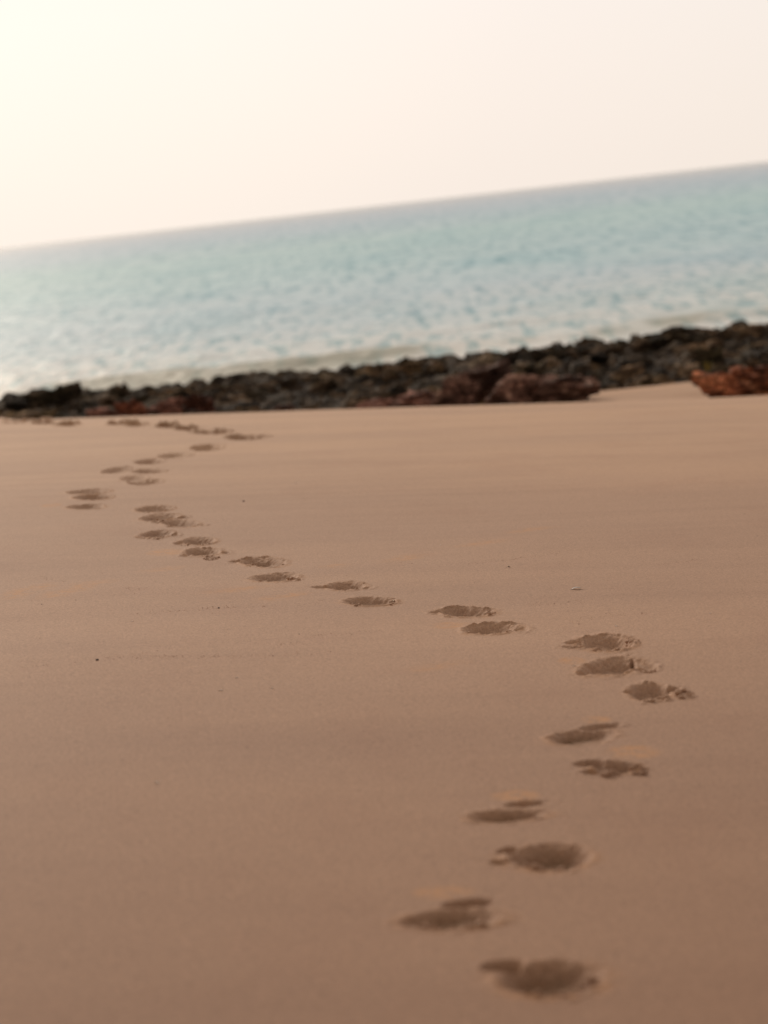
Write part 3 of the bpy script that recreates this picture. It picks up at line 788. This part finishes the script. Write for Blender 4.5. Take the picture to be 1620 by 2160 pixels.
# ------------------------------------------------------------------ the sea
def sea_material():
    t = NT('sea_water')
    P = t.coords()
    sep = t.n('ShaderNodeSeparateXYZ'); t.l(P, sep.inputs[0])
    # bands by log distance: depth colour nearer in, haze painted in towards the horizon
    wob = t.math('MULTIPLY', t.math('SUBTRACT', t.noise(P, 0.02, 3), 0.5), 0.34)
    lg = t.math('ADD', t.math('LOGARITHM', sep.outputs['Y'], 10.0), wob)
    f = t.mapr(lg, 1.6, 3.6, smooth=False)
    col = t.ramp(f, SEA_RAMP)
    # patches of weed and reef below the surface; wave shading painted into the colour
    pt = t.noise(P, 0.10, 4, 0.6, stretch=(1.0, 0.35, 1))
    col = t.mix(t.mapr(pt, 0.46, 0.66, 0, 0.5), col, t.mix(1.0, col, (0.62, 0.80, 0.84), 'MULTIPLY'))
    rf = t.noise(P, 2.1, 3, 0.6, stretch=(1.0, 0.13, 1))
    rf2 = t.noise(P, 1.15, 3, 0.6, stretch=(1.0, 0.10, 1))
    rf3 = t.noise(P, 0.45, 3, 0.6, stretch=(1.0, 0.10, 1))
    near = t.mapr(sep.outputs['Y'], 90, 160); farr = t.mapr(sep.outputs['Y'], 220, 420)
    rf = t.mix(near, rf, rf2); rf = t.mix(farr, rf, rf3)
    col = t.mix(t.mapr(rf, 0.48, 0.64, 0, 1.0), col, t.mix(1.0, col, (0.50, 0.68, 0.73), 'MULTIPLY'))  # darker facets of the ruffled water, put into the colour
    col = t.mix(1.0, col, (1.10, 1.12, 1.17), 'MULTIPLY')
    # last breaker: an olive trough and a pale wash of foam in front of the reef
    yw = t.math('ADD', sep.outputs['Y'], t.math('MULTIPLY', t.math('SUBTRACT', t.noise(P, 0.13, 3, stretch=(1.0, 0.0, 1)), 0.5), 9.0))
    band = lambda a, b, c, d: t.math('MULTIPLY', t.mapr(yw, a, b), t.mapr(yw, c, d, 1.0, 0.0))
    brk = t.mapr(t.noise(P, 0.35, 3, stretch=(1.0, 0.15, 1)), 0.34, 0.60)
    col = t.mix(t.math('MULTIPLY', t.math('MULTIPLY', band(66.5, 69, 71, 76), brk), 0.75), col, (0.34, 0.33, 0.25))
    col = t.mix(t.math('MULTIPLY', band(56, 59, 64.5, 67), t.mapr(brk, 0.0, 1.0, 0.3, 0.9)), col, (0.86, 0.81, 0.75))
    w1 = t.noise(P, 2.0, 4, 0.6, stretch=(0.8, 1.0, 1))
    w2 = t.noise(P, 0.5, 4, 0.6, stretch=(0.6, 1.0, 1))
    n = t.bump(w1, 0.5, 0.18)
    n = t.bump(w2, 0.6, 0.45, n)
    p = t.bsdf(col, 0.45, 0.08, n)
    p.inputs['IOR'].default_value = 1.33
    return t.m
SEA_RAMP = [(0.0, (0.76, 0.69, 0.61)), (0.10, (0.74, 0.70, 0.63)), (0.16, (0.66, 0.69, 0.67)), (0.22, (0.54, 0.64, 0.68)), (0.30, (0.50, 0.645, 0.67)), (0.44, (0.50, 0.66, 0.66)), (0.58, (0.53, 0.63, 0.68)), (0.74, (0.60, 0.64, 0.69)), (1.0, (0.78, 0.74, 0.73))]  # last stops paint distance haze into the water colour
M_SEA = sea_material()

def wave(x, y):
    z = 0.055 * fnoise(x * 1.3 + 0.1 * y, y * 1.0, 11, 3, 0.55) + 0.04 * fnoise(x * 0.10, y * 0.16, 15, 3)
    z = z + 0.035 * fnoise(x * 1.3, y * 1.7, 19, 2)
    # low swell lines running in towards the reef
    for (y0, amp, wd) in ((54, .10, 1.1), (62, .22, 1.0), (71, .30, 1.3), (79, .15, 1.6), (90, .16, 2.0), (112, .16, 2.5)):
        yc = y0 + 1.6 * vnoise(x * 0.11, 0 * x, int(y0)) + 0.5 * vnoise(x * .5, 0 * x, int(y0) + 1)
        z = z + amp * (0.55 + 0.45 * vnoise(x * 0.16, 0 * x, int(y0) + 5)) * np.exp(-((y - yc) / wd) ** 2)
    return z
ys = [36.0]
while ys[-1] < 900: ys.append(ys[-1] * 1.0034)
ys = np.array(ys)
ts = np.linspace(-.62, .62, 620)
TT, YY = np.meshgrid(ts, ys)
XX = TT * YY
fade = 1 - 0.6 * smooth(300, 900, YY)
ZZ = SEA + wave(XX, YY) * fade * (1 - smooth(.97, 1.0, np.abs(TT) / .62)) * smooth(36, 37, YY) * (1 - smooth(860, 900, YY))
iw = np.arange(XX.size).reshape(XX.shape)
q1 = np.stack([iw[:-1, :-1], iw[:-1, 1:], iw[1:, 1:], iw[1:, :-1]], -1).reshape(-1, 4)
sv = np.stack([XX, YY, ZZ], -1).reshape(-1, 3)
# flat far water and side wings join the same sheet
ye = ys[-1]; B = 60000.0
ex = np.array([(-B, 20, SEA), (-.62 * 36, 20, SEA), (-.62 * 36, 36, SEA), (-.62 * ye, ye, SEA), (-B, B, SEA), (-B, 36, SEA),
               (B, 20, SEA), (.62 * 36, 20, SEA), (.62 * 36, 36, SEA), (.62 * ye, ye, SEA), (B, B, SEA), (B, 36, SEA)], float)
n0 = len(sv)
q2 = np.array([(n0, n0 + 1, n0 + 2, n0 + 5), (n0 + 5, n0 + 2, n0 + 3, n0 + 4), (n0 + 7, n0 + 6, n0 + 11, n0 + 8),
               (n0 + 8, n0 + 11, n0 + 10, n0 + 9), (n0 + 3, n0 + 9, n0 + 10, n0 + 4), (n0 + 1, n0 + 7, n0 + 8, n0 + 2)])
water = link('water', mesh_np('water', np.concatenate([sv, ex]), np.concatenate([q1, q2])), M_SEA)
tag(water, 'pale turquoise choppy sea reaching the hazy horizon', 'sea', kind='structure')

# ------------------------------------------------------------------ light
SUN_AZ, SUN_EL = math.radians(-20), math.radians(24)     # azimuth from +Y (towards the sea), negative = left
sd = Vector((math.sin(SUN_AZ) * math.cos(SUN_EL), math.cos(SUN_AZ) * math.cos(SUN_EL), math.sin(SUN_EL)))
ld = bpy.data.lights.new('sun', 'SUN'); ld.energy = 2.0; ld.angle = math.radians(16); ld.color = (1.0, 0.86, 0.70); ld.specular_factor = 0.04
lo = bpy.data.objects.new('sun', ld); COL.objects.link(lo)
lo.rotation_euler = (-sd).to_track_quat('-Z', 'Y').to_euler()

W = bpy.data.worlds.new('World'); scene.world = W; W.use_nodes = True
nt = W.node_tree; nt.nodes.clear()
def wn(typ): return nt.nodes.new(typ)
out = wn('ShaderNodeOutputWorld'); bg = wn('ShaderNodeBackground'); nt.links.new(bg.outputs[0], out.inputs[0])
sky = wn('ShaderNodeTexSky'); sky.sky_type = 'NISHITA'; sky.sun_disc = False
sky.sun_elevation = SUN_EL; sky.sun_rotation = SUN_AZ; sky.dust_density = 4.0; sky.air_density = 1.2
skm = wn('ShaderNodeVectorMath'); skm.operation = 'SCALE'; skm.inputs['Scale'].default_value = 0.06
nt.links.new(sky.outputs[0], skm.inputs[0])
tc = wn('ShaderNodeTexCoord'); nrm = wn('ShaderNodeVectorMath'); nrm.operation = 'NORMALIZE'; nt.links.new(tc.outputs['Generated'], nrm.inputs[0])
def wdot(v):
    d = wn('ShaderNodeVectorMath'); d.operation = 'DOT_PRODUCT'; d.inputs[1].default_value = v
    nt.links.new(nrm.outputs[0], d.inputs[0]); return d.outputs['Value']
def wramp(src, stops, a=0., b=1.):
    mr = wn('ShaderNodeMapRange'); mr.inputs['From Min'].default_value = a; mr.inputs['From Max'].default_value = b
    nt.links.new(src, mr.inputs['Value'])
    r_ = wn('ShaderNodeValToRGB'); el = r_.color_ramp.elements
    while len(el) < len(stops): el.new(.5)
    for e_, (p_, c_) in zip(el, stops): e_.position = p_; e_.color = tuple(c_) + (1,)
    nt.links.new(mr.outputs[0], r_.inputs[0]); return r_.outputs[0]
def wmix(mode, fac, a, b):
    m_ = wn('ShaderNodeMix'); m_.data_type = 'RGBA'; m_.blend_type = mode
    for v_, i_ in ((fac, 0), (a, 6), (b, 7)):
        if isinstance(v_, float): m_.inputs[i_].default_value = v_
        else: nt.links.new(v_, m_.inputs[i_])
    return m_.outputs[2]
# thick sea haze: creamy at the horizon, duller overhead and behind
haze = wramp(wdot((0, 0, 1)), [(0.0, (0.83, 0.75, 0.665)), (0.085, (0.815, 0.765, 0.715)), (0.35, (0.64, 0.61, 0.60)), (1.0, (0.50, 0.485, 0.475))])
gd = Vector((math.sin(math.radians(-17)) * .985, math.cos(math.radians(-17)) * .985, .17)).normalized()
glow = wramp(wdot(tuple(gd)), [(0.0, (0, 0, 0)), (0.5, (0.09, 0.075, 0.065)), (0.85, (0.17, 0.14, 0.14)), (1.0, (0.27, 0.235, 0.215))], 0.5, 1.0)
back = wramp(wdot((0, 1, 0)), [(0.0, (0.76, 0.67, 0.55)), (0.55, (0.82, 0.76, 0.68)), (1.0, (1, 1, 1))], -1.0, 1.0)
hz = wmix('MULTIPLY', 1.0, haze, back)
hz = wmix('ADD', 1.0, hz, glow)
fin = wmix('MIX', 0.93, skm.outputs[0], hz)
nt.links.new(fin, bg.inputs['Color']); bg.inputs['Strength'].default_value = 1.0

# ------------------------------------------------------------------ camera
cam = bpy.data.cameras.new('camera'); co = bpy.data.objects.new('camera', cam); COL.objects.link(co)
cam.sensor_fit = 'VERTICAL'; cam.sensor_height = 36; cam.sensor_width = 27; cam.lens = 85.0
cam.clip_start = 0.05; cam.clip_end = 200000
pitch = math.atan(643.9 / 5100); roll = math.atan(184 / 1620)
f_ = Vector((0, math.cos(pitch), -math.sin(pitch))); r0 = Vector((1, 0, 0)); u0 = Vector((0, math.sin(pitch), math.cos(pitch)))
R_ = r0 * math.cos(roll) - u0 * math.sin(roll); U_ = r0 * math.sin(roll) + u0 * math.cos(roll)
co.matrix_world = Matrix(((R_.x, U_.x, -f_.x, 0), (R_.y, U_.y, -f_.y, 0), (R_.z, U_.z, -f_.z, 0), (0, 0, 0, 1)))
cam.dof.use_dof = True; cam.dof.focus_distance = 7.5; cam.dof.aperture_fstop = 3.4
scene.camera = co

scene.view_settings.view_transform = 'Standard'; scene.view_settings.look = 'None'
scene.view_settings.exposure = 0; scene.view_settings.gamma = 1
scene.render.engine = 'CYCLES'; scene.cycles.use_denoising = True
scene.cycles.max_bounces = 5; scene.cycles.diffuse_bounces = 3
